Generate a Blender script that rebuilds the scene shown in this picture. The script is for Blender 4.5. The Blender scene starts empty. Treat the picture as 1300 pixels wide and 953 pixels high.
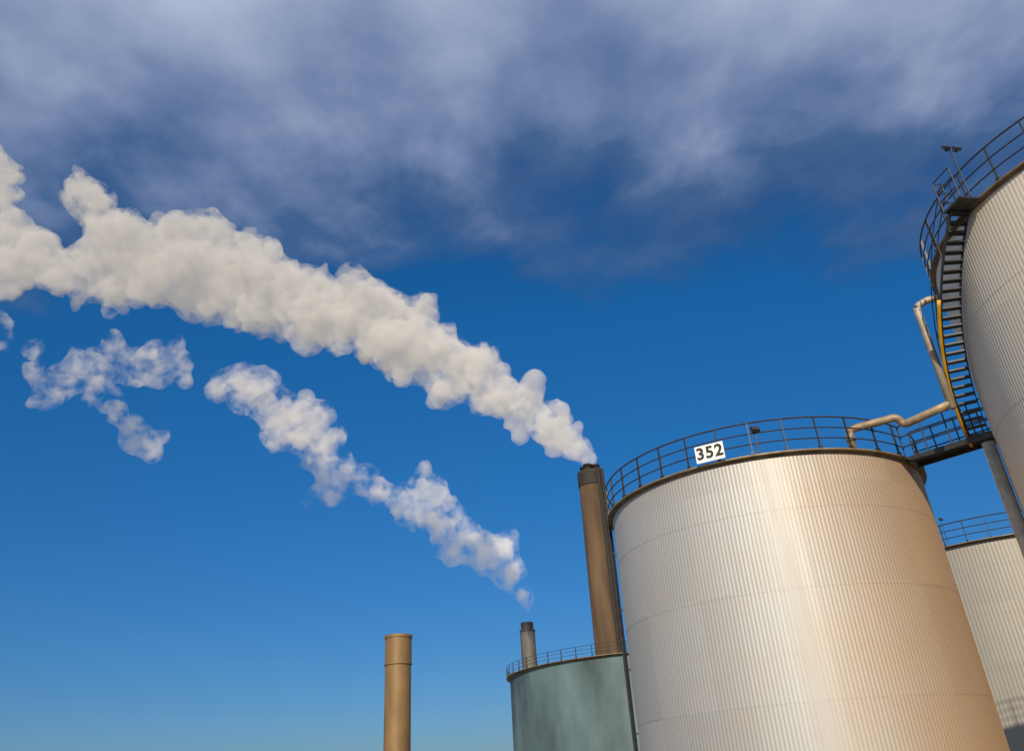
import bpy, bmesh, math, random
from mathutils import Vector, Matrix, Quaternion, noise
random.seed(7)
scene = bpy.context.scene
COL = scene.collection
EYE = 1.6

# ------------------------------------------------------------------ helpers
def link(o): COL.objects.link(o); return o
def empty(name, loc, label=None, cat=None, group=None, parent=None):
    o = bpy.data.objects.new(name, None); o.location = loc; link(o)
    o.empty_display_size = 0.5
    if label: o["label"] = label
    if cat: o["category"] = cat
    if group: o["group"] = group
    if parent: o.parent = parent
    return o
def mesh_obj(name, verts, faces, mat, parent=None, smooth=False, loc=(0,0,0)):
    me = bpy.data.meshes.new(name); me.from_pydata(verts, [], faces); me.update()
    if mat: me.materials.append(mat)
    if smooth:
        for p in me.polygons: p.use_smooth = True
    o = bpy.data.objects.new(name, me); o.location = loc; link(o)
    if parent: o.parent = parent
    return o
class MB:
    def __init__(s): s.v=[]; s.f=[]
    def add(s, v, f):
        b=len(s.v); s.v+= [tuple(x) for x in v]; s.f += [tuple(i+b for i in q) for q in f]
    def box(s, c, sx, sy, sz, rot=0.0, mtx=None):
        vs=[]
        for dx in (-.5,.5):
            for dy in (-.5,.5):
                for dz in (-.5,.5):
                    v=Vector((dx*sx,dy*sy,dz*sz))
                    v = (mtx@v) if mtx is not None else (Matrix.Rotation(rot,3,'Z')@v)
                    vs.append(v+Vector(c))
        s.add(vs, [(0,1,3,2),(4,6,7,5),(0,4,5,1),(2,3,7,6),(0,2,6,4),(1,5,7,3)])
    def tube(s, pts, r, n=8, closed=False, caps=True):
        pts=[Vector(p) for p in pts]; m=len(pts); vs=[]; fs=[]
        prev=None
        for i,p in enumerate(pts):
            if closed: t=(pts[(i+1)%m]-pts[i-1])
            else: t=(pts[min(i+1,m-1)]-pts[max(i-1,0)])
            t.normalize()
            up=Vector((0,0,1)) if abs(t.z)<.9 else (prev if prev is not None else Vector((1,0,0)))
            a=t.cross(up); 
            if a.length<1e-5: a=t.cross(Vector((0,1,0)))
            a.normalize(); b=a.cross(t).normalized(); prev=b
            for k in range(n):
                w=2*math.pi*k/n
                vs.append(p+a*math.cos(w)*r+b*math.sin(w)*r)
        segs = m if closed else m-1
        for i in range(segs):
            j=(i+1)%m
            for k in range(n):
                l=(k+1)%n
                fs.append((i*n+k,i*n+l,j*n+l,j*n+k))
        if caps and not closed:
            fs.append(tuple(range(n-1,-1,-1))); fs.append(tuple((m-1)*n+k for k in range(n)))
        s.add(vs,fs)
    def lathe(s, prof, n=96, c=(0,0,0), close=False):
        vs=[];fs=[];m=len(prof)
        for r,z in prof:
            for k in range(n):
                a=2*math.pi*k/n; vs.append((c[0]+r*math.cos(a),c[1]+r*math.sin(a),c[2]+z))
        for i in range(m if close else m-1):
            j=(i+1)%m
            for k in range(n):
                l=(k+1)%n; fs.append((i*n+k,i*n+l,j*n+l,j*n+k))
        s.add(vs,fs)
    def obj(s,name,mat,parent=None,smooth=False,loc=(0,0,0)): return mesh_obj(name,s.v,s.f,mat,parent,smooth,loc)
def bend(pts, rad=0.35, n=6):
    pts=[Vector(p) for p in pts]; out=[pts[0]]
    for i in range(1,len(pts)-1):
        a=(pts[i-1]-pts[i]); b=(pts[i+1]-pts[i])
        d=min(rad,a.length*.48,b.length*.48)
        p0=pts[i]+a.normalized()*d; p1=pts[i]+b.normalized()*d
        for k in range(n+1):
            t=k/n; out.append(p0*(1-t)**2+pts[i]*2*t*(1-t)+p1*t*t)
    out.append(pts[-1]); return out

# ------------------------------------------------------------------ materials
def new_mat(name):
    m=bpy.data.materials.new(name); m.use_nodes=True; nt=m.node_tree
    return m, nt, nt.nodes["Principled BSDF"]
def N(nt,t,**kw):
    n=nt.nodes.new(t)
    for k,v in kw.items(): setattr(n,k,v)
    return n
def simple(name, col, rough=.6, metal=0.0, var=.25, scale=3.0, stretch=(1,1,1), bump=0.0):
    m,nt,b=new_mat(name); L=nt.links.new
    tc=N(nt,'ShaderNodeTexCoord'); mp=N(nt,'ShaderNodeMapping'); mp.inputs['Scale'].default_value=stretch
    nz=N(nt,'ShaderNodeTexNoise'); nz.inputs['Scale'].default_value=scale; nz.inputs['Detail'].default_value=6
    L(tc.outputs['Object'],mp.inputs[0]); L(mp.outputs[0],nz.inputs['Vector'])
    rp=N(nt,'ShaderNodeValToRGB'); rp.color_ramp.elements[0].position=.3; rp.color_ramp.elements[1].position=.7
    rp.color_ramp.elements[0].color=tuple(c*(1-var) for c in col)+(1,); rp.color_ramp.elements[1].color=tuple(min(1,c*(1+var)) for c in col)+(1,)
    L(nz.outputs['Fac'],rp.inputs[0]); L(rp.outputs[0],b.inputs['Base Color'])
    b.inputs['Roughness'].default_value=rough; b.inputs['Metallic'].default_value=metal
    if bump:
        bp=N(nt,'ShaderNodeBump'); bp.inputs['Strength'].default_value=bump; L(nz.outputs['Fac'],bp.inputs['Height']); L(bp.outputs[0],b.inputs['Normal'])
    return m
def cladding(name, base, brown_tone, metal=.45, rough=.42, sheets=30, stain=.5, R=6.0, side_tone=0.0, patch=1.0):
    m,nt,b=new_mat(name); L=nt.links.new
    tc=N(nt,'ShaderNodeTexCoord'); sx=N(nt,'ShaderNodeSeparateXYZ'); L(tc.outputs['Object'],sx.inputs[0])
    at=N(nt,'ShaderNodeMath',operation='ARCTAN2'); L(sx.outputs[1],at.inputs[0]); L(sx.outputs[0],at.inputs[1])
    mu=N(nt,'ShaderNodeMath',operation='MULTIPLY'); mu.inputs[1].default_value=sheets/(2*math.pi); L(at.outputs[0],mu.inputs[0])
    fl=N(nt,'ShaderNodeMath',operation='FLOOR'); L(mu.outputs[0],fl.inputs[0])
    zf=N(nt,'ShaderNodeMath',operation='MULTIPLY'); zf.inputs[1].default_value=.3; L(sx.outputs[2],zf.inputs[0])
    zfl=N(nt,'ShaderNodeMath',operation='FLOOR'); L(zf.outputs[0],zfl.inputs[0])
    cb=N(nt,'ShaderNodeCombineXYZ'); L(fl.outputs[0],cb.inputs[0]); L(zfl.outputs[0],cb.inputs[1])
    wn=N(nt,'ShaderNodeTexWhiteNoise',noise_dimensions='2D'); L(cb.outputs[0],wn.inputs['Vector'])
    mp=N(nt,'ShaderNodeMapping'); mp.inputs['Scale'].default_value=(2.2,2.2,.12); L(tc.outputs['Object'],mp.inputs[0])
    n1=N(nt,'ShaderNodeTexNoise'); n1.inputs['Scale'].default_value=1.6; n1.inputs['Detail'].default_value=8; n1.inputs['Roughness'].default_value=.65; L(mp.outputs[0],n1.inputs['Vector'])
    n2=N(nt,'ShaderNodeTexNoise'); n2.inputs['Scale'].default_value=.35; n2.inputs['Detail'].default_value=4; L(tc.outputs['Object'],n2.inputs['Vector'])
    a1=N(nt,'ShaderNodeMath',operation='MULTIPLY'); L(n1.outputs['Fac'],a1.inputs[0]); L(n2.outputs['Fac'],a1.inputs[1])
    a1b=N(nt,'ShaderNodeMath',operation='MULTIPLY'); a1b.inputs[1].default_value=patch; L(a1.outputs[0],a1b.inputs[0])
    wx=N(nt,'ShaderNodeMapRange'); wx.interpolation_type='LINEAR'; wx.inputs['From Min'].default_value=-.35*R; wx.inputs['From Max'].default_value=1.0*R; wx.inputs['To Max'].default_value=side_tone  # brown rises linearly towards local +x, added to the noise stains
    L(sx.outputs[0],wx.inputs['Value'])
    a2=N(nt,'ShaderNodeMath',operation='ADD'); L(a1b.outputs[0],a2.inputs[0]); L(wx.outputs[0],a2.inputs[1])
    rp=N(nt,'ShaderNodeValToRGB'); rp.color_ramp.elements[0].position=.22*patch; rp.color_ramp.elements[1].position=.78
    rp.color_ramp.elements[0].color=(0,0,0,1); rp.color_ramp.elements[1].color=(stain,stain,stain,1); L(a2.outputs[0],rp.inputs[0])
    mx=N(nt,'ShaderNodeMix',data_type='RGBA'); mx.inputs['A'].default_value=base+(1,); mx.inputs['B'].default_value=brown_tone+(1,); L(rp.outputs[0],mx.inputs['Factor'])
    mr=N(nt,'ShaderNodeMapRange'); mr.inputs['To Min'].default_value=.94; mr.inputs['To Max'].default_value=1.04; L(wn.outputs['Value'],mr.inputs['Value'])
    vm=N(nt,'ShaderNodeVectorMath',operation='SCALE'); L(mx.outputs['Result'],vm.inputs[0]); L(mr.outputs[0],vm.inputs['Scale'])
    L(vm.outputs[0],b.inputs['Base Color'])
    mr2=N(nt,'ShaderNodeMapRange'); mr2.inputs['To Min'].default_value=rough-.07; mr2.inputs['To Max'].default_value=rough+.10; L(n1.outputs['Fac'],mr2.inputs['Value']); L(mr2.outputs[0],b.inputs['Roughness'])
    b.inputs['Metallic'].default_value=metal
    return m
M_cladA=cladding("aluminium_cladding",(.385,.40,.405),(.44,.24,.07),metal=.42,rough=.58,stain=.95,side_tone=.62,patch=.45)
M_cladB=cladding("pale_cladding",(.58,.54,.455),(.50,.40,.27),metal=.2,rough=.58,stain=.5,R=6.75)
M_cladD=cladding("grey_cladding",(.29,.28,.25),(.27,.22,.16),metal=.2,rough=.55,R=10)
M_dark=simple("dark_painted_steel",(.03,.031,.034),.5,.3,.4,6)
M_rim=simple("brown_rim_steel",(.20,.15,.09),.6,.3,.4,2)
M_roof=simple("roof_sheet",(.35,.33,.3),.6,.3,.2,1)
M_yel=simple("yellow_paint",(.70,.38,.02),.45,0,.2,4)
M_pipe=simple("weathered_pipe_cladding",(.26,.20,.13),.6,.3,.35,3)
M_support=simple("pale_pipe_cladding",(.33,.30,.25),.6,.3,.25,3)
M_white=simple("white_enamel",(.8,.8,.77),.4,0,.04,3)
M_black=simple("black_lettering",(.01,.01,.01),.5,0,.1,3)
M_teal=simple("teal_grey_paint",(.075,.125,.14),.6,0,.55,.35,(1,1,.4))
M_brown=simple("sooty_concrete",(.085,.053,.028),.85,0,.55,.6,(1,1,.12),.1)
M_soot=simple("soot_blackened_steel",(.02,.018,.016),.8,0,.4,2)
M_cop=simple("ochre_steel",(.19,.12,.05),.6,.2,.22,1.0,(1,1,.3))
M_grey=simple("grey_steel",(.10,.098,.092),.65,.1,.3,1,(1,1,.2))
M_gcap=simple("dark_grey_steel",(.055,.053,.05),.65,.1,.3,1)
M_ground=simple("gravel_yard",(.20,.17,.12),.95,0,.3,.4)
M_asph=simple("asphalt",(.05,.05,.05),.9,0,.3,2)

# ------------------------------------------------------------------ tank parts
def corr_wall(name, R, z0, z1, n, amp, rows, mat, parent, seg=8):
    K=n*seg; edges=[z0]+rows+[z1]; vs=[];fs=[]
    prof=[]
    for k in range(K):
        a=2*math.pi*k/K; prof.append((math.cos(a),math.sin(a),amp*math.sin(n*a)))
    for i in range(len(edges)-1):
        b=len(vs)
        for off,z in ((.006,edges[i]-(0 if i==0 else .02)),(0,edges[i+1])):
            for c,s,o in prof: vs.append(((R+off+o)*c,(R+off+o)*s,z))
        for k in range(K):
            l=(k+1)%K; fs.append((b+k,b+l,b+K+l,b+K+k))
    return mesh_obj(name,vs,fs,mat,parent,True)
def railing(parent, R, z, h, npost, rails=(1.0,.66,.33), skip=None, pr=.028, rr=.024, name="railing"):
    def gap(a):
        a%=360
        return any(a0<=a<=a1 for a0,a1 in (skip or []))
    mb=MB(); NS=180
    for i,f in enumerate(rails):
        if not skip:
            mb.tube([(R*math.cos(2*math.pi*k/NS),R*math.sin(2*math.pi*k/NS),z+h*f) for k in range(NS)],rr if i else rr*1.25,6,closed=True)
        else:
            a0=skip[0][1]; tot=360-(skip[0][1]-skip[0][0]); 
            mb.tube([(R*math.cos(math.radians(a0+tot*k/NS)),R*math.sin(math.radians(a0+tot*k/NS)),z+h*f) for k in range(NS+1)],rr if i else rr*1.25,6)
    r=mb.obj(name,M_dark,parent)
    pm=MB(); pm.box((0,0,h/2),pr*2.4,pr*1.2,h); pm.box((0,0,.05),.12,.1,.1)
    me=None
    for k in range(npost):
        ad=360*k/npost
        if gap(ad): continue
        if me is None:
            p=pm.obj("post",M_dark,r); me=p.data
        else:
            p=bpy.data.objects.new("post",me); link(p); p.parent=r
        a=math.radians(ad); p.location=(R*math.cos(a),R*math.sin(a),z); p.rotation_euler=(0,0,a)
    return r
def tank(loc,R,H,label,mat,ncor,rows,amp=.0045,rail_h=1.15,npost=33,skip=None,deck=.32,corr=True,seg=6,rr=.024,pr=.028):
    t=empty("storage_tank",loc,label,"storage tank")
    if corr: corr_wall("wall",R,0,H,ncor,amp,rows,mat,t,seg)
    else:
        mb=MB(); mb.lathe([(R,0),(R,H)],128); mb.obj("wall",mat,t,True)
    mb=MB(); mb.lathe([(R-.05,H-.02),(R-.1,H+.05),(R*.5,H+.35),(.02,H+.5)],128); mb.obj("roof",M_roof,t,True)
    mb=MB(); mb.lathe([(R-.02,H-.10),(R+.03,H-.10),(R+.03,H-.03),(R+deck,H-.02),(R+deck,H+.03),(R-.3,H+.05)],144); mb.obj("rim",M_rim,t)
    railing(t,R+deck-.05,H+.03,rail_h,npost,skip=skip,rr=rr,pr=pr)
    return t
def ladder(parent,R,ang,z0,z1,mat,w=.5,off=.25,name="ladder",sr=.03):
    a=math.radians(ang); er=Vector((math.cos(a),math.sin(a),0)); et=Vector((-math.sin(a),math.cos(a),0))
    mb=MB(); c=er*(R+off)
    for s in (-1,1):
        p=c+et*s*w/2; mb.tube([p+Vector((0,0,z0)),p+Vector((0,0,z1))],sr,6)
    z=z0+.2
    while z<z1:
        mb.tube([c-et*w/2+Vector((0,0,z)),c+et*w/2+Vector((0,0,z))],.016,5); z+=.3
    z=z0+1
    while z<z1:
        for s in (-1,1): mb.tube([er*R+et*s*w/2+Vector((0,0,z)),c+et*s*w/2+Vector((0,0,z))],.02,5)
        z+=2.2
    return mb.obj(name,mat,parent)

AX,AY,AR,AH=9.53,31.4,5.94,9.36+EYE
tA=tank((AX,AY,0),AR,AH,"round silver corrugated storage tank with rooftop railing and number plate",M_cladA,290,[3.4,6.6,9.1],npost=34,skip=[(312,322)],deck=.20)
ladder(tA,AR,166,0,AH+.9,M_dark,w=.42,off=.22,sr=.06)
BX,BY,BR,BH=21.28,21.2,6.75,15.0+EYE
tB=tank((BX,BY,0),BR,BH,"tall pale corrugated storage tank with spiral stair and railed platform",M_cladB,330,[4.2,7.4,10.6,13.8],npost=36,rail_h=1.3,deck=.16)
da=math.radians(30); DX,DY,DR,DH=68.75*math.sin(da),68.75*math.cos(da),10.0,12.15+EYE
tD=tank((DX,DY,0),DR,DH,"dull grey corrugated storage tank with thin rooftop railing",M_cladD,280,[3.4,6.4,9.4,12.2],npost=48,rail_h=1.35,amp=.008,rr=.03,pr=.035)
ca=math.radians(7.4); CX,CY=76.7*math.sin(ca),76.7*math.cos(ca); CR=12.0; CH=8.62+EYE
tC=tank((CX,CY,0),CR,CH,"low wide teal grey tank with rooftop railing",M_teal,0,[],npost=56,corr=False,rail_h=.8,rr=.015)

# stair on B
st=empty("staircase",(0,0,0),parent=tB)
ri,ro=BR+.10,BR+.70; a0,a1=189,143; zt,zb=BH,9.43+EYE
def helix(r,t0,t1,dz,n=30): 
    return [(r*math.cos(math.radians(a0+(a1-a0)*(t0+(t1-t0)*k/n))),r*math.sin(math.radians(a0+(a1-a0)*(t0+(t1-t0)*k/n))),zt+(zb-zt)*(t0+(t1-t0)*k/n)+dz) for k in range(n+1)]
for rr_ in (ri,ro):
    n=40; vs=[];fs=[]
    for k in range(n+1):
        t=k/n; a=math.radians(a0+(a1-a0)*t); z=zt+(zb-zt)*t
        for dr in (-.015,.015):
            for dz in (-.10,.06): vs.append(((rr_+dr)*math.cos(a),(rr_+dr)*math.sin(a),z+dz))
    for k in range(n):
        b=k*4; c=b+4; fs+=[(b,b+1,c+1,c),(b+2,c+2,c+3,b+3),(b+1,b+3,c+3,c+1),(b,c,c+2,b+2)]
    fs+=[(0,2,3,1),(n*4,n*4+1,n*4+3,n*4+2)]
    mesh_obj("stringer",vs,fs,M_dark,st)
mb=MB(); mb.tube(helix(ro+.07,.36,1.02,-.02),.06,8); mb.obj("edge_rail",M_yel,st,True)
tm=None; NT=26
for k in range(NT):
    t=(k+.5)/NT; a=math.radians(a0+(a1-a0)*t); z=zt+(zb-zt)*t
    if tm is None:
        mb=MB(); mb.box((0,0,0),ro-ri-.04,.22,.05); o=mb.obj("tread",M_dark,st); tm=o.data
    else: o=bpy.data.objects.new("tread",tm); link(o); o.parent=st
    r=(ri+ro)/2; o.location=(r*math.cos(a),r*math.sin(a),z); o.rotation_euler=(0,0,a)
mb=MB()
for hz in (.55,1.0): mb.tube(helix(ro,0,1,hz),.018,6)
for k in range(0,31,6):
    a=math.radians(a0+(a1-a0)*k/30); z=zt+(zb-zt)*k/30
    mb.tube([(ro*math.cos(a),ro*math.sin(a),z),(ro*math.cos(a),ro*math.sin(a),z+1.0)],.018,6)
mb.obj("handrail",M_dark,st)
pf=empty("platform",(0,0,0),parent=tB)
a=math.radians(190.5); er=Vector((math.cos(a),math.sin(a),0)); et=Vector((-math.sin(a),math.cos(a),0))
mb=MB(); c=er*(BR+.49); mb.box(c+Vector((0,0,BH-.03)),.66,.8,.07,rot=a); mb.obj("deck",M_dark,pf)
mb=MB()
def fence(mb,pts,z,h,rails=(1,.66,.33),posts=True,r=.025):
    for f in rails: mb.tube([Vector(p)+Vector((0,0,z+h*f)) for p in pts],r,6)
    if posts:
        for p in pts: mb.tube([Vector(p)+Vector((0,0,z)),Vector(p)+Vector((0,0,z+h))],r,6)
q=[er*(BR+.2)-et*.4, er*(BR+.8)-et*.4, er*(BR+.8)+et*.4]
fence(mb,q,BH,1.15,r=.02); mb.obj("guard_rail",M_dark,pf)
mb=MB(); a=math.radians(151); e_=Vector((math.cos(a),math.sin(a),0))*(BR+.24)
mb.tube([e_+Vector((0,0,.2)),e_+Vector((0,0,zb-.5))],.2,16); mb.obj("downpipe",M_support,tB,True)

# footbridge
LZ=9.40+EYE
pa=Vector((13.95,27.2,LZ)); pb=Vector((15.5,25.55,LZ))
br=empty("footbridge",(pa+pb)/2,"dark steel footbridge with railings joining two storage tanks","footbridge")
o0=(pa+pb)/2; d=(pb-pa).normalized(); s=Vector((-d.y,d.x,0))
A0=pa-o0-d*.05; B0=pb-o0+d*.9
mb=MB(); mid=(A0+B0)/2; ln=(B0-A0).length; rz=math.atan2(d.y,d.x)
mb.box(mid,ln,.85,.06,rot=rz); mb.obj("deck",M_dark,br)
for sg in (-1,1):
    mb=MB(); mb.box(mid+s*sg*.45-Vector((0,0,.06)),ln,.05,.18,rot=rz); mb.obj("girder",M_dark,br)
    mb=MB(); fence(mb,[A0+(B0-A0)*k/4+s*sg*.45 for k in range(5)],.04,1.15,rails=(1,.66,.33)); mb.obj("guard_rail",M_dark,br)

# pipeline
pl=empty("pipeline",(11.5,26.1,AH),"weathered golden brown insulated pipe joining two tank tops","pipe")
TX,TY=14.12,24.05
P=[(11.5,26.15,AH-.1),(11.5,26.1,AH+.92),(12.95,25.4,AH+1.0),(13.12,25.45,AH+.72),(TX,TY,AH+.8),(TX,TY,BH-1.15),(TX+.3,TY-.13,BH-1.0),(TX+.75,TY-.33,BH-1.0)]
O=Vector((11.5,26.1,AH))
mb=MB(); mb.tube([p-O for p in bend(P[:5],.2)],.135,14); mb.obj("pipe_run",M_pipe,pl,True)
mb=MB(); mb.tube([p-O for p in bend([Vector((TX,TY,AH+.62))]+[Vector(q_) for q_ in P[5:]],.25)],.125,14); mb.obj("riser",M_support,pl,True)
mb=MB(); mb.tube([Vector((0,0,.51)),Vector((0,0,.59))],.18,14); mb.obj("flange",M_pipe,pl)

# number sign
ang=math.radians(241.2); er=Vector((math.cos(ang),math.sin(ang),0)); et=Vector((-math.sin(ang),math.cos(ang),0))
rs=AR+.30
sg=empty("number_sign",(AX+er.x*rs,AY+er.y*rs,AH+.36),"white rectangular plate with black number 352 on tank railing","sign")
sg.rotation_euler=(0,0,ang+math.pi/2)
mb=MB(); mb.box((0,0,0),1.0,.03,.6); mb.obj("board",M_white,sg)
cu=bpy.data.curves.new("digits",'FONT'); cu.body="352"; cu.size=.58; cu.align_x='CENTER'; cu.align_y='CENTER'; cu.extrude=.004; cu.offset=.018; cu.space_character=1.12
to=bpy.data.objects.new("digits_tmp",cu); link(to); bpy.context.view_layer.update()
dm=bpy.data.meshes.new_from_object(to.evaluated_get(bpy.context.evaluated_depsgraph_get())); bpy.data.objects.remove(to)
dm.materials.clear(); dm.materials.append(M_black)
dg=bpy.data.objects.new("number",dm); link(dg); dg.parent=sg; dg.rotation_euler=(math.pi/2,0,0); dg.location=(0,-.021,0)

def floodlight(loc,h,rot,label,heads=2,sc=1.0):
    f=empty("floodlight",loc,label,"floodlight",); f.rotation_euler=(0,0,rot)
    mb=MB(); mb.tube([(0,0,0),(0,0,h)],.03*sc,8)
    if heads==2: mb.tube([(-.3*sc,0,h),(.3*sc,0,h)],.025*sc,6)
    mb.obj("pole",M_dark,f)
    for x in ((-.27,.27) if heads==2 else (0,)):
        mb=MB(); m=Matrix.Rotation(math.radians(-35),3,'X')
        mb.box((x*sc,-.08*sc,h+.1*sc),.3*sc,.16*sc,.24*sc,mtx=m)
        mb.box((x*sc,0,h+.02*sc),.06*sc,.05*sc,.14*sc)
        mb.obj("lamp_head",M_dark,f)
    return f
a=math.radians(194); floodlight((BX+(BR+.5)*math.cos(a),BY+(BR+.5)*math.sin(a),BH),1.8,.2,"twin dark floodlights on a pole above the tank platform",sc=.7)
a=math.radians(256); floodlight((AX+(AR+.18)*math.cos(a),AY+(AR+.18)*math.sin(a),AH+.04),.75,.2,"small dark floodlight on the silver tank railing",1,.9)
a=math.radians(226); floodlight((DX+(DR+.2)*math.cos(a),DY+(DR+.2)*math.sin(a),DH),1.7,.2,"small floodlight on the grey tank railing",1,.7)

# ------------------------------------------------------------------ chimneys
def chimney(loc,label): return empty("chimney",loc,label,"chimney")
c1=chimney((10.0,109.6,0),"tall dark brown concrete chimney with sooty flue tips, steaming")
H1=39.2+EYE
mb=MB(); mb.lathe([(2.0,0),(1.78,H1-1.2),(1.78,H1)],48); mb.obj("shaft",M_brown,c1,True)
mb=MB(); mb.lathe([(1.79,H1-2.2),(1.9,H1-2.1),(1.9,H1-.1),(1.6,H1),(0.01,H1)],48); mb.obj("crown",M_soot,c1)
for k in range(4):
    a=math.radians(45+90*k+20); mb=MB(); mb.lathe([(.62,H1-.1),(.62,H1+.75),(.66,H1+.75),(.66,H1+.95),(.5,H1+.95),(.5,H1)],20,c=(.85*math.cos(a),.85*math.sin(a),0)); mb.obj("flue_tip",M_soot,c1,True)
for (x,y) in ((.95,-1.8),(1.55,-1.35)):
    mb=MB(); mb.tube([(x+.15,y-.2,0),(x,y,H1)],.24,8); mb.obj("conduit",M_soot,c1)
c2=chimney((-.67,160,0),"slender grey steel chimney with narrow flue tip, steaming")
H2=28.0+EYE
mb=MB(); mb.lathe([(1.5,0),(1.42,H2-1.6)],40); mb.obj("shaft",M_grey,c2,True)
mb=MB(); mb.lathe([(1.42,H2-1.7),(1.5,H2-1.7),(1.5,H2-1.4),(1.2,H2-1.35),(1.2,H2),(1.0,H2),(1.0,H2-1)],32); mb.obj("cap",M_gcap,c2)
c3=chimney((-12.53,79,0),"short dull ochre steel chimney with flanged cap")
H3=13.4+EYE
mb=MB(); mb.lathe([(1.2,0),(1.2,H3-2.6)],48); mb.obj("shaft",M_cop,c3,True)
mb=MB(); mb.lathe([(1.2,H3-2.6),(1.3,H3-2.6),(1.3,H3-2.45),(1.24,H3-2.45),(1.24,H3-.25),(1.31,H3-.25),(1.31,H3),(1.1,H3),(1.1,H3-2)],48); mb.obj("cap",M_cop,c3)

# ------------------------------------------------------------------ steam plumes
def steam_mat(name,dens,g,col,em=0.0,wisp=None,step=.1,lo=0.0):
    m=bpy.data.materials.new(name); m.use_nodes=True; nt=m.node_tree; nt.nodes.clear(); L=nt.links.new
    out=N(nt,'ShaderNodeOutputMaterial'); v=N(nt,'ShaderNodeVolumePrincipled')
    v.inputs['Color'].default_value=col+(1,); v.inputs['Density'].default_value=dens; v.inputs['Anisotropy'].default_value=g
    v.inputs['Emission Strength'].default_value=em*dens; v.inputs['Emission Color'].default_value=(1,.95,.9,1)  # steam given a faint glow of its own, imitating multiply scattered light
    if wisp:
        tc=N(nt,'ShaderNodeTexCoord'); nz=N(nt,'ShaderNodeTexNoise'); nz.inputs['Scale'].default_value=wisp[0]; nz.inputs['Detail'].default_value=5; nz.inputs['Roughness'].default_value=.62
        L(tc.outputs['Object'],nz.inputs['Vector'])
        mr=N(nt,'ShaderNodeMapRange'); mr.inputs['From Min'].default_value=wisp[1]; mr.inputs['From Max'].default_value=wisp[2]; mr.inputs['To Min'].default_value=lo; mr.inputs['To Max'].default_value=dens
        L(nz.outputs['Fac'],mr.inputs['Value']); L(mr.outputs[0],v.inputs['Density'])
        e=N(nt,'ShaderNodeMath',operation='MULTIPLY'); e.inputs[1].default_value=em; L(mr.outputs[0],e.inputs[0]); L(e.outputs[0],v.inputs['Emission Strength'])
        m.cycles.volume_step_rate=step
    L(v.outputs[0],out.inputs['Volume'])
    return m
def plume_mesh(name,spheres,mat,voxel,disp,origin,grow=0.0):
    bm=bmesh.new()
    for c,r in spheres:
        bmesh.ops.create_icosphere(bm,subdivisions=2 if r<3 else 3,radius=r*(1+grow),matrix=Matrix.Translation(Vector(c)-Vector(origin)))
    me=bpy.data.meshes.new("tmp"); bm.to_mesh(me); bm.free()
    def remesh(me,vx):
        o=bpy.data.objects.new("tmp",me); link(o)
        md=o.modifiers.new("r",'REMESH'); md.mode='VOXEL'; md.voxel_size=vx; md.adaptivity=0
        bpy.context.view_layer.update()
        r=bpy.data.meshes.new_from_object(o.evaluated_get(bpy.context.evaluated_depsgraph_get()))
        bpy.data.objects.remove(o); return r
    me=remesh(me,voxel); me.update()
    co=[v.co.copy() for v in me.vertices]; no=[v.normal.copy() for v in me.vertices]
    O=Vector(origin)
    for i,v in enumerate(me.vertices):
        p=co[i]+O; d=0
        k=min(1.0,.25+(p-O).length/14)
        wr=noise.noise_vector(p*.12)*1.6
        for sc,am,bl in disp:
            n_=noise.noise((p+wr)/sc)
            d+= am*((abs(n_)*2-.45) if bl else n_)
        v.co=co[i]+no[i]*d*k
    me.update()
    me=remesh(me,voxel*.9)
    me.name=name; me.materials.clear(); me.materials.append(mat)
    for p in me.polygons: p.use_smooth=True
    return me
def plume(label,spheres,mcore,mhaze,voxel,disp,dispz,origin,grow,extra=[],cg=0.0):
    o=bpy.data.objects.new("steam_plume",plume_mesh("steam_plume",spheres,mcore,voxel,disp,origin,cg)); o.location=origin; link(o)
    o["label"]=label; o["category"]="steam"
    h=bpy.data.objects.new("haze",plume_mesh("haze",spheres+extra,mhaze,voxel*1.7,dispz,origin,grow)); link(h); h.parent=o
    return o
def along(spine,n,rng,spread=.62,size=(.32,.6),ythick=.8,gr=1.0):
    out=[]; tot=len(spine)-1; segs=[]
    for i in range(tot):
        a,b=spine[i],spine[i+1]; L=math.dist(a[:3],b[:3]); segs.append(L/((a[3]+b[3])*.5))
    S=sum(segs)
    for k in range(n):
        t=rng.random()*S; i=0
        while t>segs[i] and i<tot-1: t-=segs[i]; i+=1
        f=min(1,t/segs[i]); a,b=spine[i],spine[i+1]
        c=Vector([a[j]+(b[j]-a[j])*f for j in range(3)]); r=(a[3]+(b[3]-a[3])*f)*gr
        while True:
            u=Vector((rng.uniform(-1,1),rng.uniform(-1,1),rng.uniform(-1,1)))
            if u.length<1: break
        u.y*=ythick
        out.append((c+u*r*spread,r*rng.uniform(*size)))
    return out
rng=random.Random(11)
s1=[(10.4,110,41.6,.8),(9.6,110,43.6,1.6),(7.4,110,46.2,2.7),(4.0,110,49.4,3.6),(-.6,110,53.4,4.3),(-6.5,110,57.8,5.3),(-13,110,62.8,6.6),(-20.1,110,67.2,7.6),(-28,110,71.1,8.0),(-36,110,74.8,8.6),(-44,110,78.5,9.0),(-52.7,110,82.1,9.6),(-61,110,84.9,9.2),(-68,110,87.0,7.6)]
sph=along(s1,560,rng,.82,(.10,.38))
sph+= [(Vector(p[:3]),p[3]*.46) for p in s1]
s1b=[(-62,110,80.5,5),(-70,110,82,6.4),(-78,110,83.8,6.6),(-87.8,110,86,7),(-97,110,88.5,8),(-108,110,93,9)]
sph+=along(s1b,190,rng,.85,(.11,.34))
sph+=along([(-70,110,93,4.6),(-74.5,110,98.5,4.2),(-78,110,103,2.6)],44,rng,.88,(.13,.34))
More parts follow.
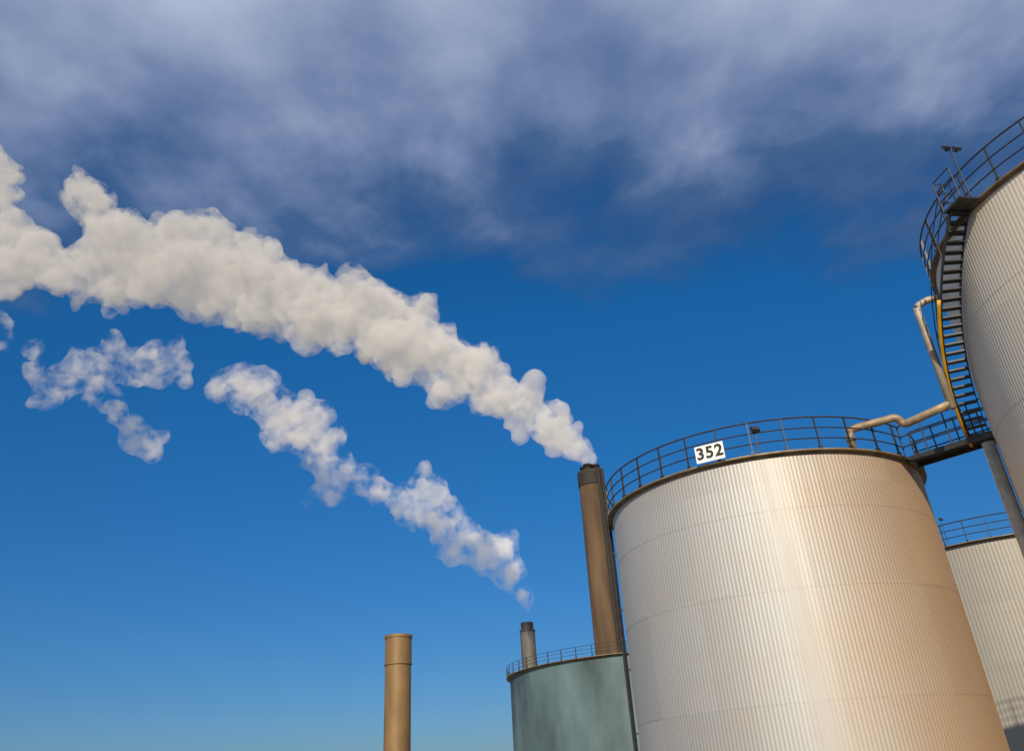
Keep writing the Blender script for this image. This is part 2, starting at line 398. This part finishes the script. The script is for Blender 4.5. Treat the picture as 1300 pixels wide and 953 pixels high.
sph+=along([(-87,110,90,4),(-90,110,95,4),(-91.5,110,100,4.4),(-92.5,110,105,4.6),(-97,110,110,5)],90,rng,.9,(.13,.36))
M_st1=steam_mat("dense_steam",.30,-.55,(1,.985,.95),.22)
M_hz=steam_mat("steam_haze",.55,-.55,(1,.985,.95),.22,wisp=(.5,.42,.74),step=.05)
plume("thick cream white steam plume drifting from the tall chimney",sph,M_st1,M_hz,.43,[(6,1.4,True),(2.6,1.5,True),(1.2,1.0,True)],[(6,1.3,False),(2.6,1.6,False),(1.4,.8,False)],(10,110,41),.3,[],cg=-.14)
rng=random.Random(5)
G=1.15
s2=[(0,160,31.6,1.0),(-.8,160,34,2.0),(-2.6,160,37.8,3.2),(-5,160,41.6,4.0),(-9,160,44.5,3.8),(-13,160,47,4.2),(-20.2,160,52.6,4.7),(-26,160,56,3.4),(-31,160,59,2.6)]
sp2=along(s2,210,rng,.88,(.12,.36),gr=G)+[(Vector(p[:3]),p[3]*.45) for p in s2[:7]]
sp2+=along([(-19,160,57,2.4),(-21,160,61,2.0)],16,rng,.8,gr=G)
sp2+=along([(-41,160,65,2.6),(-45,160,71,5.6),(-49,160,76,6.8),(-56,160,80,5.4),(-65,160,86,4.4)],160,rng,.9,(.12,.34),gr=G)
fa=along([(-38,160,58,2.4),(-45,160,57,2.4)],18,rng,gr=G)
fa+=along([(-30,160,58,3.4),(-36,160,61,3.4),(-43,160,66,4)],30,rng,.9,(.2,.38),gr=G)
left=along([(-76,160,92,3.5),(-84,160,93,5),(-95,160,93,4.5),(-103,160,89,4.5),(-110,160,88,4)],110,rng,.95,(.15,.36),gr=G)
left+=along([(-77,160,69,3),(-82,160,73,3.8),(-89,160,79,3.8),(-95,160,86,3)],44,rng,.95,(.17,.36),gr=G)
left+=along([(-108,160,96,3),(-115,160,100,3.6),(-124,160,106,4)],22,rng,.9,(.15,.36),gr=G)
M_st2=steam_mat("thin_steam",.12,-.55,(1,.985,.96),.24)
M_hz2=steam_mat("thin_steam_haze",.42,-.55,(1,.985,.96),.24,wisp=(.24,.47,.80),step=.05)
plume("broken thin steam plume drifting from the slender grey chimney",sp2,M_st2,M_hz2,.6,[(5,1.5,True),(2.4,1.3,True),(1.3,.8,True)],[(5,1.8,False),(2.6,1.6,False)],(0,160,31.4),.55,left+fa,cg=-.26)

# ------------------------------------------------------------------ ground
mb=MB(); mb.box((0,1000,-.5),12000,12000,1.0); g=mb.obj("ground",M_ground); g["kind"]="structure"
mb=MB(); mb.box((3,10,-.245),9,60,.5); 
rd=mb.obj("road",M_asph); rd["kind"]="structure"; rd.location.z=0

# ------------------------------------------------------------------ sun + sky
SAZ,SEL=math.radians(187),math.radians(28)
sv=Vector((math.sin(SAZ)*math.cos(SEL),math.cos(SAZ)*math.cos(SEL),math.sin(SEL)))
ld=bpy.data.lights.new("sun",'SUN'); ld.energy=5.0; ld.angle=math.radians(.5); ld.color=(1,.85,.64)
lo=bpy.data.objects.new("sun",ld); link(lo); lo.rotation_mode='QUATERNION'; lo.rotation_quaternion=sv.to_track_quat('Z','Y'); lo.location=(0,-20,40)
wd=bpy.data.worlds.new("World"); scene.world=wd; wd.use_nodes=True; nt=wd.node_tree; L=nt.links.new
bg=nt.nodes["Background"]; bg.inputs[1].default_value=.1
sky=N(nt,'ShaderNodeTexSky',sky_type='NISHITA'); sky.sun_disc=False; sky.sun_elevation=SEL; sky.sun_rotation=SAZ; sky.air_density=1.0; sky.dust_density=.3; sky.ozone_density=2.0
hs=N(nt,'ShaderNodeHueSaturation'); hs.inputs['Saturation'].default_value=1.3; L(sky.outputs[0],hs.inputs['Color'])
tint=N(nt,'ShaderNodeMix',data_type='RGBA',blend_type='MULTIPLY'); tint.inputs['Factor'].default_value=1; L(hs.outputs[0],tint.inputs['A'])
tc=N(nt,'ShaderNodeTexCoord'); sx=N(nt,'ShaderNodeSeparateXYZ'); L(tc.outputs['Generated'],sx.inputs[0])
def Mt(op,a,b=None,c=None,clamp=False):
    n=N(nt,'ShaderNodeMath',operation=op); n.use_clamp=clamp
    for i,x in enumerate((a,b,c)):
        if x is None: continue
        if isinstance(x,(int,float)): n.inputs[i].default_value=x
        else: L(x,n.inputs[i])
    return n.outputs[0]
def MR(v,a,b,c=0,d=1,smooth=True):
    n=N(nt,'ShaderNodeMapRange'); n.interpolation_type='SMOOTHSTEP' if smooth else 'LINEAR'
    n.inputs['From Min'].default_value=a; n.inputs['From Max'].default_value=b; n.inputs['To Min'].default_value=c; n.inputs['To Max'].default_value=d
    L(v,n.inputs['Value']); return n.outputs[0]
tr=N(nt,'ShaderNodeMix',data_type='RGBA'); tr.inputs['A'].default_value=(.25,.34,.58,1); tr.inputs['B'].default_value=(.24,.78,1.02,1)
L(MR(sx.outputs[2],.0,.5,0,1,False),tr.inputs['Factor']); L(tr.outputs['Result'],tint.inputs['B'])
zc=Mt('MAXIMUM',sx.outputs[2],.06)
px=Mt('DIVIDE',sx.outputs[0],zc); py=Mt('DIVIDE',sx.outputs[1],zc)
cv=N(nt,'ShaderNodeCombineXYZ'); L(px,cv.inputs[0]); L(py,cv.inputs[1])
wn=N(nt,'ShaderNodeTexNoise'); wn.inputs['Scale'].default_value=3.2; wn.inputs['Detail'].default_value=4; L(cv.outputs[0],wn.inputs['Vector'])
ws=N(nt,'ShaderNodeVectorMath',operation='SCALE'); ws.inputs['Scale'].default_value=.07; L(wn.outputs['Color'],ws.inputs[0])
wa=N(nt,'ShaderNodeVectorMath',operation='ADD'); L(cv.outputs[0],wa.inputs[0]); L(ws.outputs[0],wa.inputs[1])
def nz(scale,detail,rough,loc=(0,0,0),stretch=(1,1,1),rot=0):
    mp=N(nt,'ShaderNodeMapping'); mp.inputs['Location'].default_value=loc; mp.inputs['Scale'].default_value=stretch; mp.inputs['Rotation'].default_value=(0,0,rot)
    L(wa.outputs[0],mp.inputs[0])
    n=N(nt,'ShaderNodeTexNoise'); n.inputs['Scale'].default_value=scale; n.inputs['Detail'].default_value=detail; n.inputs['Roughness'].default_value=rough
    L(mp.outputs[0],n.inputs['Vector']); return n.outputs['Fac']
big=nz(1.7,3,.5,(3.1,.7,0),(1,1.3,1)); fine=nz(4.4,9,.52,(1.3,5.2,0),(1,.85,1),.3)
e=Mt('ADD',py,Mt('MULTIPLY',Mt('SUBTRACT',big,.5),-.7)); e=Mt('ADD',e,Mt('MULTIPLY',Mt('SUBTRACT',fine,.5),-.65))
e=Mt('ADD',e,Mt('MULTIPLY',px,-.08))
cov=MR(e,1.54,1.20,0,1)
amp=MR(py,.75,1.15,1.2,2.5)
br_=Mt('ADD',Mt('MULTIPLY',Mt('SUBTRACT',1.25,py),1.85),Mt('ADD',Mt('MULTIPLY',Mt('SUBTRACT',big,.5),.8),Mt('MULTIPLY',Mt('SUBTRACT',fine,.5),amp)))
ramp=N(nt,'ShaderNodeValToRGB'); L(MR(br_,-.6,1.2,0,1,False),ramp.inputs[0])
cr=ramp.color_ramp; cr.elements[0].position=0; cr.elements[0].color=(.22,.75,2.2,1); cr.elements[1].position=1; cr.elements[1].color=(4.1,4.8,6.4,1)
x=cr.elements.new(.38); x.color=(.58,1.25,2.8,1); x=cr.elements.new(.66); x.color=(1.75,2.4,4.1,1)
mixc=N(nt,'ShaderNodeMix',data_type='RGBA'); L(cov,mixc.inputs['Factor']); L(tint.outputs['Result'],mixc.inputs['A']); L(ramp.outputs[0],mixc.inputs['B'])
L(mixc.outputs['Result'],bg.inputs[0])

# ------------------------------------------------------------------ camera
p=math.radians(29.5); r=math.atan(.065)
cf=Vector((0,math.cos(p),math.sin(p))); u0=Vector((0,-math.sin(p),math.cos(p))); r0=Vector((1,0,0))
R_=r0*math.cos(r)-u0*math.sin(r); U_=r0*math.sin(r)+u0*math.cos(r)
cd=bpy.data.cameras.new("camera"); cd.sensor_width=36; cd.lens=28; cd.shift_y=-.035; cd.clip_end=20000; cd.clip_start=.1
co=bpy.data.objects.new("camera",cd); link(co)
m=Matrix((R_,U_,-cf)).transposed().to_4x4(); m.translation=(0,0,EYE); co.matrix_world=m
scene.camera=co
scene.view_settings.view_transform='Standard'; scene.view_settings.look='None'; scene.view_settings.exposure=0
